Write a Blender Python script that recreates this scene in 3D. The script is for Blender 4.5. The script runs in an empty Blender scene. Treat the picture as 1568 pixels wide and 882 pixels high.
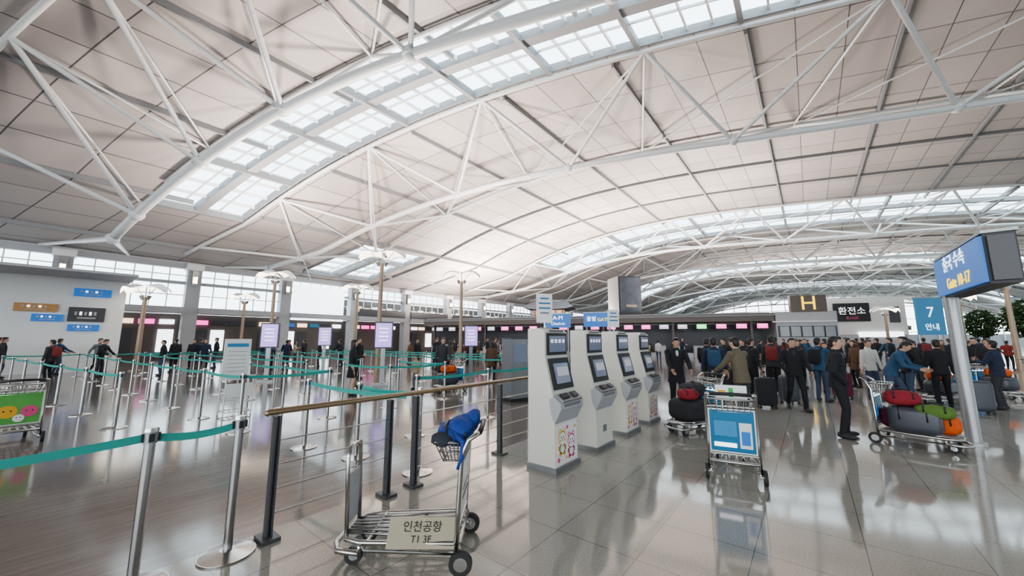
import bpy, math, random
from mathutils import Vector, Matrix, Quaternion, noise
from mathutils.bvhtree import BVHTree
random.seed(7)
rnd = random.Random(11)
YAW = math.radians(38.9)
PITCH = math.atan(79/560.0)
CAMH = 1.68
TD = math.radians(20.1)                 # direction of trusses / islands in plan
E = Vector((math.cos(TD), math.sin(TD), 0)); N = Vector((-math.sin(TD), math.cos(TD), 0))
def yd(x, d): return (d + math.sin(TD)*x)/math.cos(TD)

# ------------------------------------------------------------------ materials
MATS = {}
def mat(name, col, rough=0.5, metal=0.0, emit=None, es=1.0, var=0.06, nscale=12.0, alpha=None, spec=0.5, coat=0.0):
    if name in MATS: return MATS[name]
    m = bpy.data.materials.new(name); m.use_nodes = True
    nt = m.node_tree; b = nt.nodes['Principled BSDF']
    b.inputs['Roughness'].default_value = rough
    b.inputs['Metallic'].default_value = metal
    b.inputs['Specular IOR Level'].default_value = spec
    b.inputs['Coat Weight'].default_value = coat
    c = (col[0], col[1], col[2], 1)
    if var > 0:
        tc = nt.nodes.new('ShaderNodeTexCoord'); n = nt.nodes.new('ShaderNodeTexNoise')
        n.inputs['Scale'].default_value = nscale; n.inputs['Detail'].default_value = 4
        nt.links.new(tc.outputs['Object'], n.inputs['Vector'])
        r = nt.nodes.new('ShaderNodeMix'); r.data_type = 'RGBA'
        r.inputs[6].default_value = tuple(max(0, x*(1-var)) for x in col)+(1,)
        r.inputs[7].default_value = tuple(min(1, x*(1+var)) for x in col)+(1,)
        nt.links.new(n.outputs['Fac'], r.inputs[0]); nt.links.new(r.outputs[2], b.inputs['Base Color'])
    else:
        b.inputs['Base Color'].default_value = c
    if emit is not None:
        b.inputs['Emission Color'].default_value = (emit[0], emit[1], emit[2], 1)
        b.inputs['Emission Strength'].default_value = es
    MATS[name] = m
    return m

M_white = mat('white_paint', (0.78, 0.79, 0.79), 0.35, var=0.03)
M_pipe = mat('truss_pipe_paint', (0.62, 0.655, 0.665), 0.32, var=0.04)
M_rib = mat('roof_rib_grey', (0.24, 0.25, 0.26), 0.5)
M_postch = mat('stanchion_steel', (0.38, 0.375, 0.37), 0.25, 1.0, var=0.08, nscale=40)
M_chrome = mat('brushed_steel', (0.52, 0.51, 0.49), 0.22, 1.0, var=0.08, nscale=40)
M_steel = mat('grey_steel', (0.30, 0.31, 0.32), 0.4, 0.7)
M_post = mat('rail_post_grey', (0.10, 0.105, 0.11), 0.45, 0.4)
M_bronze = mat('bronze_rail', (0.30, 0.22, 0.14), 0.33, 0.6)
M_tan = mat('tan_post', (0.33, 0.25, 0.18), 0.4, 0.3)
M_teal = mat('teal_belt', (0.05, 0.36, 0.31), 0.6)
M_black = mat('black_plastic', (0.025, 0.025, 0.028), 0.45)
M_dark = mat('dark_grey_panel', (0.08, 0.08, 0.09), 0.4)
M_brown = mat('brown_grey_panel', (0.13, 0.11, 0.10), 0.45)
M_conc = mat('grey_cladding', (0.42, 0.43, 0.45), 0.5, nscale=3)
M_kiosk = mat('kiosk_ivory', (0.68, 0.67, 0.60), 0.3, var=0.02)
M_scr = mat('kiosk_screen', (0.03, 0.035, 0.05), 0.15, emit=(0.10, 0.12, 0.17), es=1.0)
M_scrtxt = mat('screen_glow', (0.3, 0.3, 0.34), 0.3, emit=(0.55, 0.5, 0.6), es=1.2)
M_mag = mat('magenta_screen', (0.5, 0.02, 0.2), 0.3, emit=(1.0, 0.12, 0.5), es=2.2)
M_green = mat('green_screen', (0.05, 0.4, 0.1), 0.3, emit=(0.2, 0.9, 0.25), es=2)
M_purple = mat('purple_screen', (0.3, 0.22, 0.5), 0.3, emit=(0.40, 0.28, 0.75), es=1.3)
M_blue = mat('blue_sign', (0.02, 0.09, 0.28), 0.4, emit=(0.03, 0.14, 0.42), es=0.8)
M_lblue = mat('light_blue_sign', (0.06, 0.28, 0.52), 0.4)
M_adblue = mat('poster_blue', (0.02, 0.17, 0.33), 0.4, nscale=5, var=0.2)
M_orange = mat('orange_sign', (0.55, 0.30, 0.12), 0.4)
M_yellow = mat('yellow_letter', (0.9, 0.62, 0.02), 0.4, emit=(1, 0.66, 0.03), es=1.5)
M_wtxt = mat('white_letter', (0.9, 0.9, 0.9), 0.5, emit=(1, 1, 1), es=1.3)
M_gtxt = mat('grey_print', (0.2, 0.2, 0.22), 0.6)
M_glow = mat('lamp_glow', (1, 0.85, 0.6), 0.5, emit=(1, 0.78, 0.5), es=7)
M_wing_glow = mat('reflector_painted_glow', (0.88, 0.85, 0.78), 0.4, emit=(1, 0.86, 0.68), es=3.5)  # reflector only; emission stands in for lamp light bounced off its underside
M_warm = mat('shop_glow', (0.9, 0.7, 0.5), 0.5, emit=(1, 0.75, 0.5), es=1.8)
M_led = mat('white_screen', (0.9, 0.9, 0.95), 0.5, emit=(0.9, 0.95, 1), es=2.5)
M_rubber = mat('rubber', (0.03, 0.03, 0.03), 0.7)
M_beige = mat('beige_plate', (0.40, 0.36, 0.26), 0.5, var=0.08)
M_grnpos = mat('green_poster', (0.13, 0.42, 0.10), 0.5, nscale=6, var=0.3)
M_pink = mat('pink_print', (0.7, 0.10, 0.25), 0.5)
M_yel2 = mat('yellow_print', (0.75, 0.42, 0.05), 0.5)
M_bluebag = mat('blue_fabric', (0.02, 0.06, 0.28), 0.75, nscale=30, var=0.3)
M_leaf = mat('tree_leaf', (0.04, 0.09, 0.03), 0.7, nscale=8, var=0.5)
M_bark = mat('tree_bark', (0.12, 0.08, 0.05), 0.9)

def glass_mat():
    m = bpy.data.materials.new('window_glass'); m.use_nodes = True
    nt = m.node_tree; nt.nodes.clear()
    o = nt.nodes.new('ShaderNodeOutputMaterial'); t = nt.nodes.new('ShaderNodeBsdfTransparent')
    g = nt.nodes.new('ShaderNodeBsdfGlossy'); g.inputs['Roughness'].default_value = 0.05
    t.inputs['Color'].default_value = (0.88, 0.97, 1.0, 1)
    mx = nt.nodes.new('ShaderNodeMixShader'); mx.inputs[0].default_value = 0.04
    nt.links.new(t.outputs[0], mx.inputs[1]); nt.links.new(g.outputs[0], mx.inputs[2]); nt.links.new(mx.outputs[0], o.inputs[0])
    return m
M_glass = glass_mat()

def line_mask(nt, sock, step, width):
    a = nt.nodes.new('ShaderNodeMath'); a.operation = 'DIVIDE'; a.inputs[1].default_value = step
    nt.links.new(sock, a.inputs[0])
    fr = nt.nodes.new('ShaderNodeMath'); fr.operation = 'FRACT'; nt.links.new(a.outputs[0], fr.inputs[0])
    l = nt.nodes.new('ShaderNodeMath'); l.operation = 'LESS_THAN'; l.inputs[1].default_value = width/step
    nt.links.new(fr.outputs[0], l.inputs[0])
    return l.outputs[0]
def vmax(nt, a, b):
    m = nt.nodes.new('ShaderNodeMath'); m.operation = 'MAXIMUM'; nt.links.new(a, m.inputs[0]); nt.links.new(b, m.inputs[1]); return m.outputs[0]

def roof_mat():
    m = bpy.data.materials.new('roof_panels'); m.use_nodes = True
    nt = m.node_tree; b = nt.nodes['Principled BSDF']; b.inputs['Roughness'].default_value = 0.55
    uv = nt.nodes.new('ShaderNodeUVMap'); uv.uv_map = 'UVMap'
    s = nt.nodes.new('ShaderNodeSeparateXYZ'); nt.links.new(uv.outputs[0], s.inputs[0])
    k = vmax(nt, line_mask(nt, s.outputs[0], 2.1, 0.05), line_mask(nt, s.outputs[1], 3.0, 0.06))
    def fl(so, st):
        a = nt.nodes.new('ShaderNodeMath'); a.operation = 'DIVIDE'; a.inputs[1].default_value = st; nt.links.new(so, a.inputs[0])
        c = nt.nodes.new('ShaderNodeMath'); c.operation = 'FLOOR'; nt.links.new(a.outputs[0], c.inputs[0]); return c.outputs[0]
    cb = nt.nodes.new('ShaderNodeCombineXYZ'); nt.links.new(fl(s.outputs[0], 2.1), cb.inputs[0]); nt.links.new(fl(s.outputs[1], 3.0), cb.inputs[1])
    wn = nt.nodes.new('ShaderNodeTexWhiteNoise'); nt.links.new(cb.outputs[0], wn.inputs['Vector'])
    mx = nt.nodes.new('ShaderNodeMix'); mx.data_type = 'RGBA'
    mx.inputs[6].default_value = (0.38, 0.35, 0.338, 1); mx.inputs[7].default_value = (0.45, 0.416, 0.402, 1)
    nt.links.new(wn.outputs['Value'], mx.inputs[0])
    m2 = nt.nodes.new('ShaderNodeMix'); m2.data_type = 'RGBA'; m2.inputs[7].default_value = (0.09, 0.085, 0.085, 1)
    nt.links.new(mx.outputs[2], m2.inputs[6]); nt.links.new(k, m2.inputs[0]); nt.links.new(m2.outputs[2], b.inputs['Base Color'])
    return m
M_roof = roof_mat()

def floor_mat(name, c1, c2, grout, stepx, stepy, rough, gw=0.008, wood=False):
    m = bpy.data.materials.new(name); m.use_nodes = True
    nt = m.node_tree; b = nt.nodes['Principled BSDF']
    g = nt.nodes.new('ShaderNodeNewGeometry'); s = nt.nodes.new('ShaderNodeSeparateXYZ')
    add = nt.nodes.new('ShaderNodeVectorMath'); add.operation = 'ADD'; add.inputs[1].default_value = (200, 200, 0); nt.links.new(g.outputs['Position'], add.inputs[0])
    nt.links.new(add.outputs[0], s.inputs[0])
    k = vmax(nt, line_mask(nt, s.outputs[0], stepx, gw), line_mask(nt, s.outputs[1], stepy, gw))
    n = nt.nodes.new('ShaderNodeTexNoise'); n.inputs['Scale'].default_value = 70 if not wood else 1.0; n.inputs['Detail'].default_value = 3
    if wood:
        mp = nt.nodes.new('ShaderNodeMapping'); mp.inputs['Scale'].default_value = (14, 1.2, 1); nt.links.new(g.outputs['Position'], mp.inputs[0]); nt.links.new(mp.outputs[0], n.inputs['Vector'])
    else:
        nt.links.new(g.outputs['Position'], n.inputs['Vector'])
    rp = nt.nodes.new('ShaderNodeValToRGB'); rp.color_ramp.elements[0].position = 0.35; rp.color_ramp.elements[1].position = 0.65
    rp.color_ramp.elements[0].color = c1+(1,); rp.color_ramp.elements[1].color = c2+(1,)
    nt.links.new(n.outputs['Fac'], rp.inputs[0])
    n2 = nt.nodes.new('ShaderNodeTexNoise'); n2.inputs['Scale'].default_value = 0.6; nt.links.new(g.outputs['Position'], n2.inputs['Vector'])
    mr = nt.nodes.new('ShaderNodeMapRange'); mr.inputs[3].default_value = 0.88; mr.inputs[4].default_value = 1.1; nt.links.new(n2.outputs['Fac'], mr.inputs[0])
    vm = nt.nodes.new('ShaderNodeVectorMath'); vm.operation = 'SCALE'; nt.links.new(rp.outputs[0], vm.inputs[0]); nt.links.new(mr.outputs[0], vm.inputs['Scale'])
    m2 = nt.nodes.new('ShaderNodeMix'); m2.data_type = 'RGBA'; m2.inputs[7].default_value = grout+(1,)
    nt.links.new(vm.outputs[0], m2.inputs[6]); nt.links.new(k, m2.inputs[0]); nt.links.new(m2.outputs[2], b.inputs['Base Color'])
    r2 = nt.nodes.new('ShaderNodeMapRange'); r2.inputs[3].default_value = rough*0.8; r2.inputs[4].default_value = rough*1.3; nt.links.new(n2.outputs['Fac'], r2.inputs[0]); nt.links.new(r2.outputs[0], b.inputs['Roughness'])
    b.inputs['Specular IOR Level'].default_value = 0.8
    return m
M_tile = floor_mat('terrazzo_tiles', (0.285, 0.27, 0.235), (0.39, 0.37, 0.33), (0.14, 0.135, 0.125), 0.7, 0.7, 0.075)
M_lam = floor_mat('laminate_floor', (0.145, 0.12, 0.105), (0.19, 0.16, 0.142), (0.095, 0.08, 0.07), 0.18, 400, 0.11, 0.004, True)

# ------------------------------------------------------------------ mesh builder
class MB:
    def __init__(s): s.V = []; s.F = []; s.MI = []; s.SM = []; s.mats = []; s.X = Matrix.Identity(4)
    def mi(s, m):
        if m not in s.mats: s.mats.append(m)
        return s.mats.index(m)
    def add(s, vs, fs, m, smooth=False):
        o = len(s.V); k = s.mi(m)
        s.V += [tuple(s.X @ Vector(v)) for v in vs]
        for f in fs:
            s.F.append(tuple(i+o for i in f)); s.MI.append(k); s.SM.append(smooth)
    def box(s, c, d, m, R=None):
        x, y, z = d[0]/2, d[1]/2, d[2]/2
        vs = [Vector(p) for p in ((-x,-y,-z),(x,-y,-z),(x,y,-z),(-x,y,-z),(-x,-y,z),(x,-y,z),(x,y,z),(-x,y,z))]
        if R is not None: vs = [R @ v for v in vs]
        vs = [v+Vector(c) for v in vs]
        s.add(vs, [(0,3,2,1),(4,5,6,7),(0,1,5,4),(1,2,6,5),(2,3,7,6),(3,0,4,7)], m)
    def beam(s, p, q, w, h, m):
        p = Vector(p); q = Vector(q); d = q-p; L = d.length
        if L < 1e-6: return
        x = d/L; up = Vector((0,0,1))
        if abs(x.z) > 0.98: up = Vector((0,1,0))
        y = up.cross(x).normalized(); z = x.cross(y)
        R = Matrix((x, y, z)).transposed()
        s.box((p+q)/2, (L, w, h), m, R)
    def cyl(s, p, q, r, m, r2=None, n=12, caps=True):
        p = Vector(p); q = Vector(q); r2 = r if r2 is None else r2
        d = (q-p)
        if d.length < 1e-6: return
        d.normalize(); a = d.orthogonal().normalized(); b = d.cross(a)
        vs = []
        for (c, rr) in ((p, r), (q, r2)):
            for i in range(n):
                t = 2*math.pi*i/n; vs.append(c+a*math.cos(t)*rr+b*math.sin(t)*rr)
        s.add(vs, [(i, (i+1) % n, n+(i+1) % n, n+i) for i in range(n)], m, True)
        if caps: s.add(vs, [tuple(reversed(range(n))), tuple(range(n, 2*n))], m)
    def tube(s, pts, r, m, n=8, closed=False, smooth=True):
        P = [Vector(p) for p in pts]; k = len(P)
        rs = r if isinstance(r, (list, tuple)) else [r]*k
        T = []
        for i in range(k):
            if closed: t = P[(i+1) % k]-P[i-1]
            else: t = P[min(i+1, k-1)]-P[max(i-1, 0)]
            T.append(t.normalized())
        a = T[0].orthogonal().normalized(); vs = []
        for i in range(k):
            a = (a-T[i]*a.dot(T[i]));
            a = a.normalized() if a.length > 1e-5 else T[i].orthogonal().normalized()
            b = T[i].cross(a)
            for j in range(n):
                t = 2*math.pi*j/n; vs.append(P[i]+(a*math.cos(t)+b*math.sin(t))*rs[i])
        fs = []
        for i in range(k if closed else k-1):
            i2 = (i+1) % k
            for j in range(n): fs.append((i*n+j, i*n+(j+1) % n, i2*n+(j+1) % n, i2*n+j))
        if not closed: fs += [tuple(reversed(range(n))), tuple(range((k-1)*n, k*n))]
        s.add(vs, fs, m, True)
    def sph(s, c, r, m, n=12, R=None, pw=1.0):
        if not isinstance(r, (list, tuple)): r = (r, r, r)
        vs = []; fs = []; h = max(4, n//2+1)
        def sp(x): return math.copysign(abs(x)**pw, x)
        for i in range(h+1):
            ph = math.pi*i/h
            for j in range(n):
                t = 2*math.pi*j/n
                v = Vector((r[0]*sp(math.sin(ph))*sp(math.cos(t)), r[1]*sp(math.sin(ph))*sp(math.sin(t)), r[2]*sp(math.cos(ph))))
                if R is not None: v = R @ v
                vs.append(v+Vector(c))
        for i in range(h):
            for j in range(n):
                a, b, c2, d = i*n+j, i*n+(j+1) % n, (i+1)*n+(j+1) % n, (i+1)*n+j
                if i == 0: fs.append((a, c2, d))
                elif i == h-1: fs.append((a, b, d))
                else: fs.append((a, b, c2, d))
        s.add(vs, [tuple(reversed(f)) for f in fs], m, True)
    def loft(s, secs, m, n=16):
        vs = []
        for (c, rx, ry, R) in secs:
            for j in range(n):
                t = 2*math.pi*j/n; v = Vector((rx*math.cos(t), ry*math.sin(t), 0))
                if R is not None: v = R @ v
                vs.append(Vector(c)+v)
        k = len(secs); fs = []
        for i in range(k-1):
            for j in range(n): fs.append((i*n+j, i*n+(j+1) % n, (i+1)*n+(j+1) % n, (i+1)*n+j))
        fs += [tuple(reversed(range(n))), tuple(range((k-1)*n, k*n))]
        s.add(vs, fs, m, True)
    def prism(s, poly, y0, y1, m):
        n = len(poly); vs = [(p[0], y0, p[1]) for p in poly]+[(p[0], y1, p[1]) for p in poly]
        s.add(vs, [tuple(range(n)), tuple(reversed(range(n, 2*n)))]+[(i, n+i, n+(i+1) % n, (i+1) % n) for i in range(n)], m)
    def quad(s, pts, m): s.add(pts, [tuple(range(len(pts)))], m)
    def mesh(s, name):
        me = bpy.data.meshes.new(name); me.from_pydata(s.V, [], s.F)
        for m in s.mats: me.materials.append(m)
        me.polygons.foreach_set('material_index', s.MI); me.polygons.foreach_set('use_smooth', s.SM)
        me.update(); return me
    def build(s, name, loc=(0,0,0), rz=0.0, parent=None):
        return place(s.mesh(name), name, loc, rz, parent)
def place(me, name, loc=(0,0,0), rz=0.0, parent=None):
    o = bpy.data.objects.new(name, me); bpy.context.collection.objects.link(o)
    o.location = loc; o.rotation_euler = (0, 0, rz)
    if parent is not None: o.parent = parent
    return o
def text(body, size, loc, yaw, m, parent=None, align='CENTER', tilt=math.pi/2, name='lettering', ext=0.004):
    c = bpy.data.curves.new(name, 'FONT'); c.body = body; c.size = size; c.align_x = align; c.align_y = 'CENTER'; c.extrude = ext
    c.materials.append(m)
    o = bpy.data.objects.new(name, c); bpy.context.collection.objects.link(o)
    o.location = loc; o.rotation_euler = (tilt, 0, yaw)
    if parent is not None: o.parent = parent
    return o

# ------------------------------------------------------------------ camera, world
cam = bpy.data.cameras.new('camera'); co = bpy.data.objects.new('camera', cam); bpy.context.collection.objects.link(co)
co.location = (0, 0, CAMH); co.rotation_euler = (math.pi/2+PITCH, 0, YAW); cam.sensor_width = 36; cam.lens = 36*560/1568; cam.clip_end = 600
bpy.context.scene.camera = co
w = bpy.data.worlds.new('sky'); bpy.context.scene.world = w; w.use_nodes = True
nt = w.node_tree; bg = nt.nodes['Background']
tc = nt.nodes.new('ShaderNodeTexCoord'); sp = nt.nodes.new('ShaderNodeSeparateXYZ'); nt.links.new(tc.outputs['Generated'], sp.inputs[0])
rp = nt.nodes.new('ShaderNodeValToRGB'); nt.links.new(sp.outputs[2], rp.inputs[0])
rp.color_ramp.elements[0].position = 0.0; rp.color_ramp.elements[0].color = (0.84, 0.88, 0.92, 1)
rp.color_ramp.elements[1].position = 0.6; rp.color_ramp.elements[1].color = (0.84, 0.94, 1.0, 1)
nt.links.new(rp.outputs[0], bg.inputs[0]); bg.inputs[1].default_value = 4.7

# ------------------------------------------------------------------ roof profile
def HR(x):
    D = abs(x-4.0)
    if D <= 37.3: return 17.7-6.7*(D/37.3)**3.1
    return 11.0-0.30*(D-37.3)
def HB(x, first=False):
    D = abs(x-4.0)
    z = HR(x)-0.4-3.2*max(0.0, 1-(D/45)**2)
    if first and x < -12: z -= 0.0075*(x+12)**2
    return z
XW = -42.0; XE = 50.0
STR = [(14.2, 19.2, -33.5, XE), (28.5, 35.5, -40.5, -33.5), (50.5, 60.5, -30, XE), (85, 97, -36, XE), (122, 134, -36, XE)]
xs = [XW+2*i for i in range(int((XE-XW)/2)+1)]
xs = sorted(set(xs+[-33.5, -40.5, -33.0]))
ds = sorted(set([-32+4*i for i in range(52)]+[v for s_ in STR for v in s_[:2]]))
ds = [d for d in ds if d <= 172]
vs = []; fs = []; uvs = []
for d in ds:
    for x in xs: vs.append((x, yd(x, d), HR(x))); uvs.append((x+100, d+100))
nx = len(xs)
for j in range(len(ds)-1):
    for i in range(nx-1):
        cd = (ds[j]+ds[j+1])/2; cx = (xs[i]+xs[i+1])/2
        if any(a < cd < b and x0 < cx < x1 for a, b, x0, x1 in STR): continue
        fs.append((j*nx+i, (j+1)*nx+i, (j+1)*nx+i+1, j*nx+i+1))
me = bpy.data.meshes.new('ceiling'); me.from_pydata(vs, [], fs); me.materials.append(M_roof)
uvl = me.uv_layers.new(name='UVMap')
for p in me.polygons:
    p.use_smooth = True
    for li in p.loop_indices: uvl.data[li].uv = uvs[me.loops[li].vertex_index]
place(me, 'ceiling')

for k, (a, b, x0, x1) in enumerate(STR):
    mb = MB(); step = 1.15 if k < 2 else 2.4
    x = x0; q_ = 0
    while x <= x1-0.01:
        x2 = min(x+step, x1)
        mb.quad([(x, yd(x, a), HR(x)+0.35), (x, yd(x, b), HR(x)+0.35), (x2, yd(x2, b), HR(x2)+0.35), (x2, yd(x2, a), HR(x2)+0.35)], M_glass)
        mb.beam((x, yd(x, a), HR(x)+0.2), (x, yd(x, b), HR(x)+0.2), 0.10 if k < 2 else 0.16, 0.22, M_white)
        if q_ % 4 == 0: mb.beam((x, yd(x, a), HR(x)-0.05), (x, yd(x, b), HR(x)-0.05), 0.24, 0.45, M_rib)
        for dd, ww, hh, mm in ((a, 0.12, 0.5, M_rib), (b, 0.12, 0.5, M_rib), (a+(b-a)*0.3, 0.07, 0.14, M_white), (a+(b-a)*0.5, 0.55, 0.5, M_rib), (a+(b-a)*0.7, 0.07, 0.14, M_white)):
            mb.beam((x, yd(x, dd), HR(x)+0.12), (x2, yd(x2, dd), HR(x2)+0.12), ww, hh, mm)
        x = x2; q_ += 1
    mb.build('window_%d' % (k+1))

mb = MB()
def instrip(x, d): return any(a-0.1 < d < b+0.1 and x0 < x < x1 for a, b, x0, x1 in STR)
px = -39.0; kk = 0
while px < XE:
    d = -32
    while d < 170:
        d2 = d+4
        if not instrip(px, d+2): mb.beam((px, yd(px, d), HR(px)-0.14), (px, yd(px, d2), HR(px)-0.14), 0.14, 0.28, M_rib)
        d = d2
    px += 6.3
for d in (-14, -4, 37, 43, 72, 78, 106, 112, 145, 155):
    for i in range(nx-1):
        mb.beam((xs[i], yd(xs[i], d), HR(xs[i])-0.1), (xs[i+1], yd(xs[i+1], d), HR(xs[i+1])-0.1), 0.12, 0.22, M_rib)
mb.build('roof_purlin_grid')

def truss(db, dn, df, sp, ph, first=False, rb=0.2, xl=-39.8, xr=46, nodes=None):
    mb = MB()
    def pt(x, d, z): return Vector((x, yd(x, d), z))
    pts = []; x = xl
    while x <= xr: pts.append(pt(x, db, HB(x, first))); x += 1.5
    mb.tube(pts, rb, M_pipe, 14)
    for dd in (dn, df):
        pts = []; x = xl
        while x <= xr: pts.append(pt(x, dd, HR(x)-0.28)); x += 1.5
        mb.tube(pts, 0.13, M_pipe, 10)
    if nodes is None:
        nodes = []; x = ph
        while x > xl+1: x -= sp
        x += sp
        while x < xr: nodes.append(x); x += sp
    for i, x in enumerate(nodes):
        b = pt(x, db, HB(x, first))
        g0 = (x-nodes[i-1]) if i > 0 else sp; g1 = (nodes[i+1]-x) if i < len(nodes)-1 else sp
        for dd in (dn, df):
            for gg in (-g0/2, g1/2):
                xt = x+gg-(dd-db)*math.sin(TD)
                if xt < XW+0.5: continue
                mb.cyl(b, pt(xt, dd, HR(xt)-0.28), 0.115, M_pipe, n=10)
        mb.cyl(b+Vector((0, 0, 0.12)), b+Vector((0, 0, -0.12)), rb*1.5, M_pipe, n=12)
        mb.sph(b, rb*1.45, M_pipe, 12)
        x1 = x+g1/2-(dn-db)*math.sin(TD); x2 = x+g1/2-(df-db)*math.sin(TD); x3 = x-g0/2-(df-db)*math.sin(TD)
        mb.cyl(pt(x1, dn, HR(x1)-0.3), pt(x2, df, HR(x2)-0.3), 0.075, M_pipe, n=8)
        mb.cyl(pt(x1, dn, HR(x1)-0.3), pt(x3, df, HR(x3)-0.3), 0.06, M_pipe, n=8)
    b = pt(xl, db, HB(xl, first))
    mb.sph(b, rb*1.4, M_pipe, 12)
    for dy in (-2.2, 2.2):
        e = Vector((XW+0.5, b.y+dy-0.7, 8.3))
        mb.cyl(b, e, 0.16, M_pipe, r2=0.08, n=10)
    return mb.build('roof_truss')
truss(12.2, 6.2, 14.0, 7.0, -18.5, True, 0.24, xl=-31.4, nodes=[-29.5, -24.8, -19.4, -12.5, -4.5, 4, 12.5, 21, 29.5, 38])
truss(25.0, 19.4, 30.6, 8.6, -12.5, False, 0.21, nodes=[-36, -28.6, -20.9, -12.5, -2.7, 7.3, 17, 26.5, 36])
truss(54.0, 49.5, 61.5, 8.6, -10, False, 0.2)
for d in (70, 82, 100, 118, 137, 155): truss(float(d), d-5, d+5, 9.0, 0, False, 0.2)
truss(-6.0, -12, 0, 8.0, 0, False, 0.2)

# ------------------------------------------------------------------ floors
mb = MB(); mb.quad([(-3.9, -45, 0), (90, -45, 0), (90, 260, 0), (-3.9, 260, 0)], M_tile)
mb.quad([(-60, -45, 0), (-3.9, -45, 0), (-3.9, 260, 0), (-60, 260, 0)], M_lam)
mb.build('floor')

# ------------------------------------------------------------------ left (window) wall
mb = MB()
ys = [7.1+7.3*i for i in range(-6, 24)]
x = XW
M_louv = mat('louvre', (0.13, 0.13, 0.14), 0.5)
shop = [M_warm, M_blue, M_mag, M_led, M_dark, M_lblue, M_dark, M_warm, M_led]
for i, y in enumerate(ys):
    mb.box((x+0.35, y, 4.1), (0.9, 0.95, 8.2), M_conc)
    mb.box((x+0.35, y, 7.9), (1.1, 1.15, 0.5), M_white)
    mb.box((x+0.95, y, 6.9), (0.25, 0.42, 1.3), M_chrome); mb.box((x+1.1, y, 6.75), (0.08, 0.28, 0.55), M_glow)
    y2 = y+7.3; c = (y+y2)/2; L = 7.3-0.95
    mb.box((x, c, 8.05), (0.5, L, 0.5), M_conc)
    mb.box((x, c, 6.55), (0.35, L, 0.25), M_conc)
    mb.box((x+0.3, c, 4.15), (1.6, L, 0.5), M_conc)
    for q in range(1, 6): mb.box((x, y+0.47+L*q/6, 6.2), (0.12, 0.07, 3.6), M_white)
    for z in (7.2, 5.5): mb.box((x, c, z), (0.1, L, 0.07), M_white)
    j = i-6
    if j in (-3, -4):
        for z in range(8): mb.box((x+0.1, c, 6.8+z*0.16), (0.2, L, 0.1), M_louv)
        mb.box((x, c, 7.3), (0.1, L, 1.4), M_louv)
    if j == 1:
        mb.box((x+0.6, c-0.3, 5.5), (0.2, L*0.85, 3.6), M_led)
    if j >= 2:
        mb.box((x-2.0, c, 5.4), (0.2, 7.3, 2.2), M_brown)
        for q in range(6): mb.box((x-1.85, y+0.8+q*1.1, 5.5), (0.1, 0.8, 0.35+0.3*(q % 2)), M_warm if q % 3 else M_led)
        mb.box((x+1.0, c, 4.85), (0.04, L, 0.9), M_dark)
    mb.box((x-1.0, c, 1.95), (0.2, 7.3, 3.9), M_brown)
    for q in range(5):
        m_ = shop[rnd.randrange(len(shop))]
        mb.box((x-0.8, y+1.1+q*1.25, 3.2), (0.15, 0.95, 0.4), m_)
        if rnd.random() < 0.6: mb.box((x-0.82, y+1.1+q*1.25, 1.6), (0.1, 1.0, 1.9), M_led if rnd.random() < 0.3 else M_dark)
    mb.quad([(x-0.05, y, 4.4), (x-0.05, y2, 4.4), (x-0.05, y2, 8.2), (x-0.05, y, 8.2)], M_glass)
mb.box((x-0.3, 45, 8.45), (0.6, 260, 0.35), M_white)
mb.build('wall_left')

mb = MB()
for i in range(24):
    xx = XW+4*i; yy = 165
    mb.box((xx, yy, HR(min(xx, XE))/2), (0.25, 0.25, HR(min(xx, XE))), M_white)
for z in (4, 8, 12): mb.box((4, 165, z), (92, 0.15, 0.2), M_white)
mb.box((4, 165.5, 1.6), (92, 0.3, 3.2), M_conc)
mb.build('wall_far')

# kerb-side glazed wall with canopy and car-park edge beyond
mb = MB()
for i in range(36):
    yy = -40+6*i
    mb.box((XE, yy, 4.9), (0.5, 0.5, 9.8), M_conc)
    for q in (1, 2, 3): mb.box((XE, yy+1.5*q, 4.9), (0.12, 0.08, 9.8), M_white)
for z in (0.15, 2.6, 5.0, 7.4, 9.7): mb.box((XE, 65, z), (0.14, 212, 0.14 if z < 9 else 0.5), M_white)
mb.box((XE+9, 65, 3.6), (6, 212, 0.4), M_conc)
mb.box((XE+22, 65, 3.0), (0.6, 212, 6.0), M_rib)
mb.quad([(XE, -41, 0.3), (XE, 176, 0.3), (XE, 176, 9.6), (XE, -41, 9.6)], M_glass)
mb.build('wall_right')

# ------------------------------------------------------------------ exit-gate white wall block
mb = MB()
mb.box((-33, -8, 2.45), (6, 20.6, 4.9), M_white)
mb.box((-29.95, -8, 4.95), (6.2, 20.8, 0.12), M_conc)
for (y, z, h, wd, m_) in ((1.05, 4.17, 0.42, 1.35, M_blue), (0.95, 3.0, 0.75, 1.3, M_dark), (-0.75, 3.28, 0.4, 1.35, M_orange), (-0.35, 2.78, 0.36, 1.0, M_blue), (-4.5, 4.1, 0.5, 2.0, M_blue), (0.9, 2.3, 0.34, 1.1, M_blue)):
    mb.box((-29.95, y, z), (0.08, wd, h), m_)
    for q in range(5): mb.box((-29.89, y-wd*0.3+q*wd*0.13, z+0.05), (0.02, wd*0.07, h*0.25), M_wtxt if q % 2 else M_conc)
    mb.box((-29.89, y, z-h*0.25), (0.02, wd*0.5, h*0.1), M_conc)
mb.build('departure_gate_wall')

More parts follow.
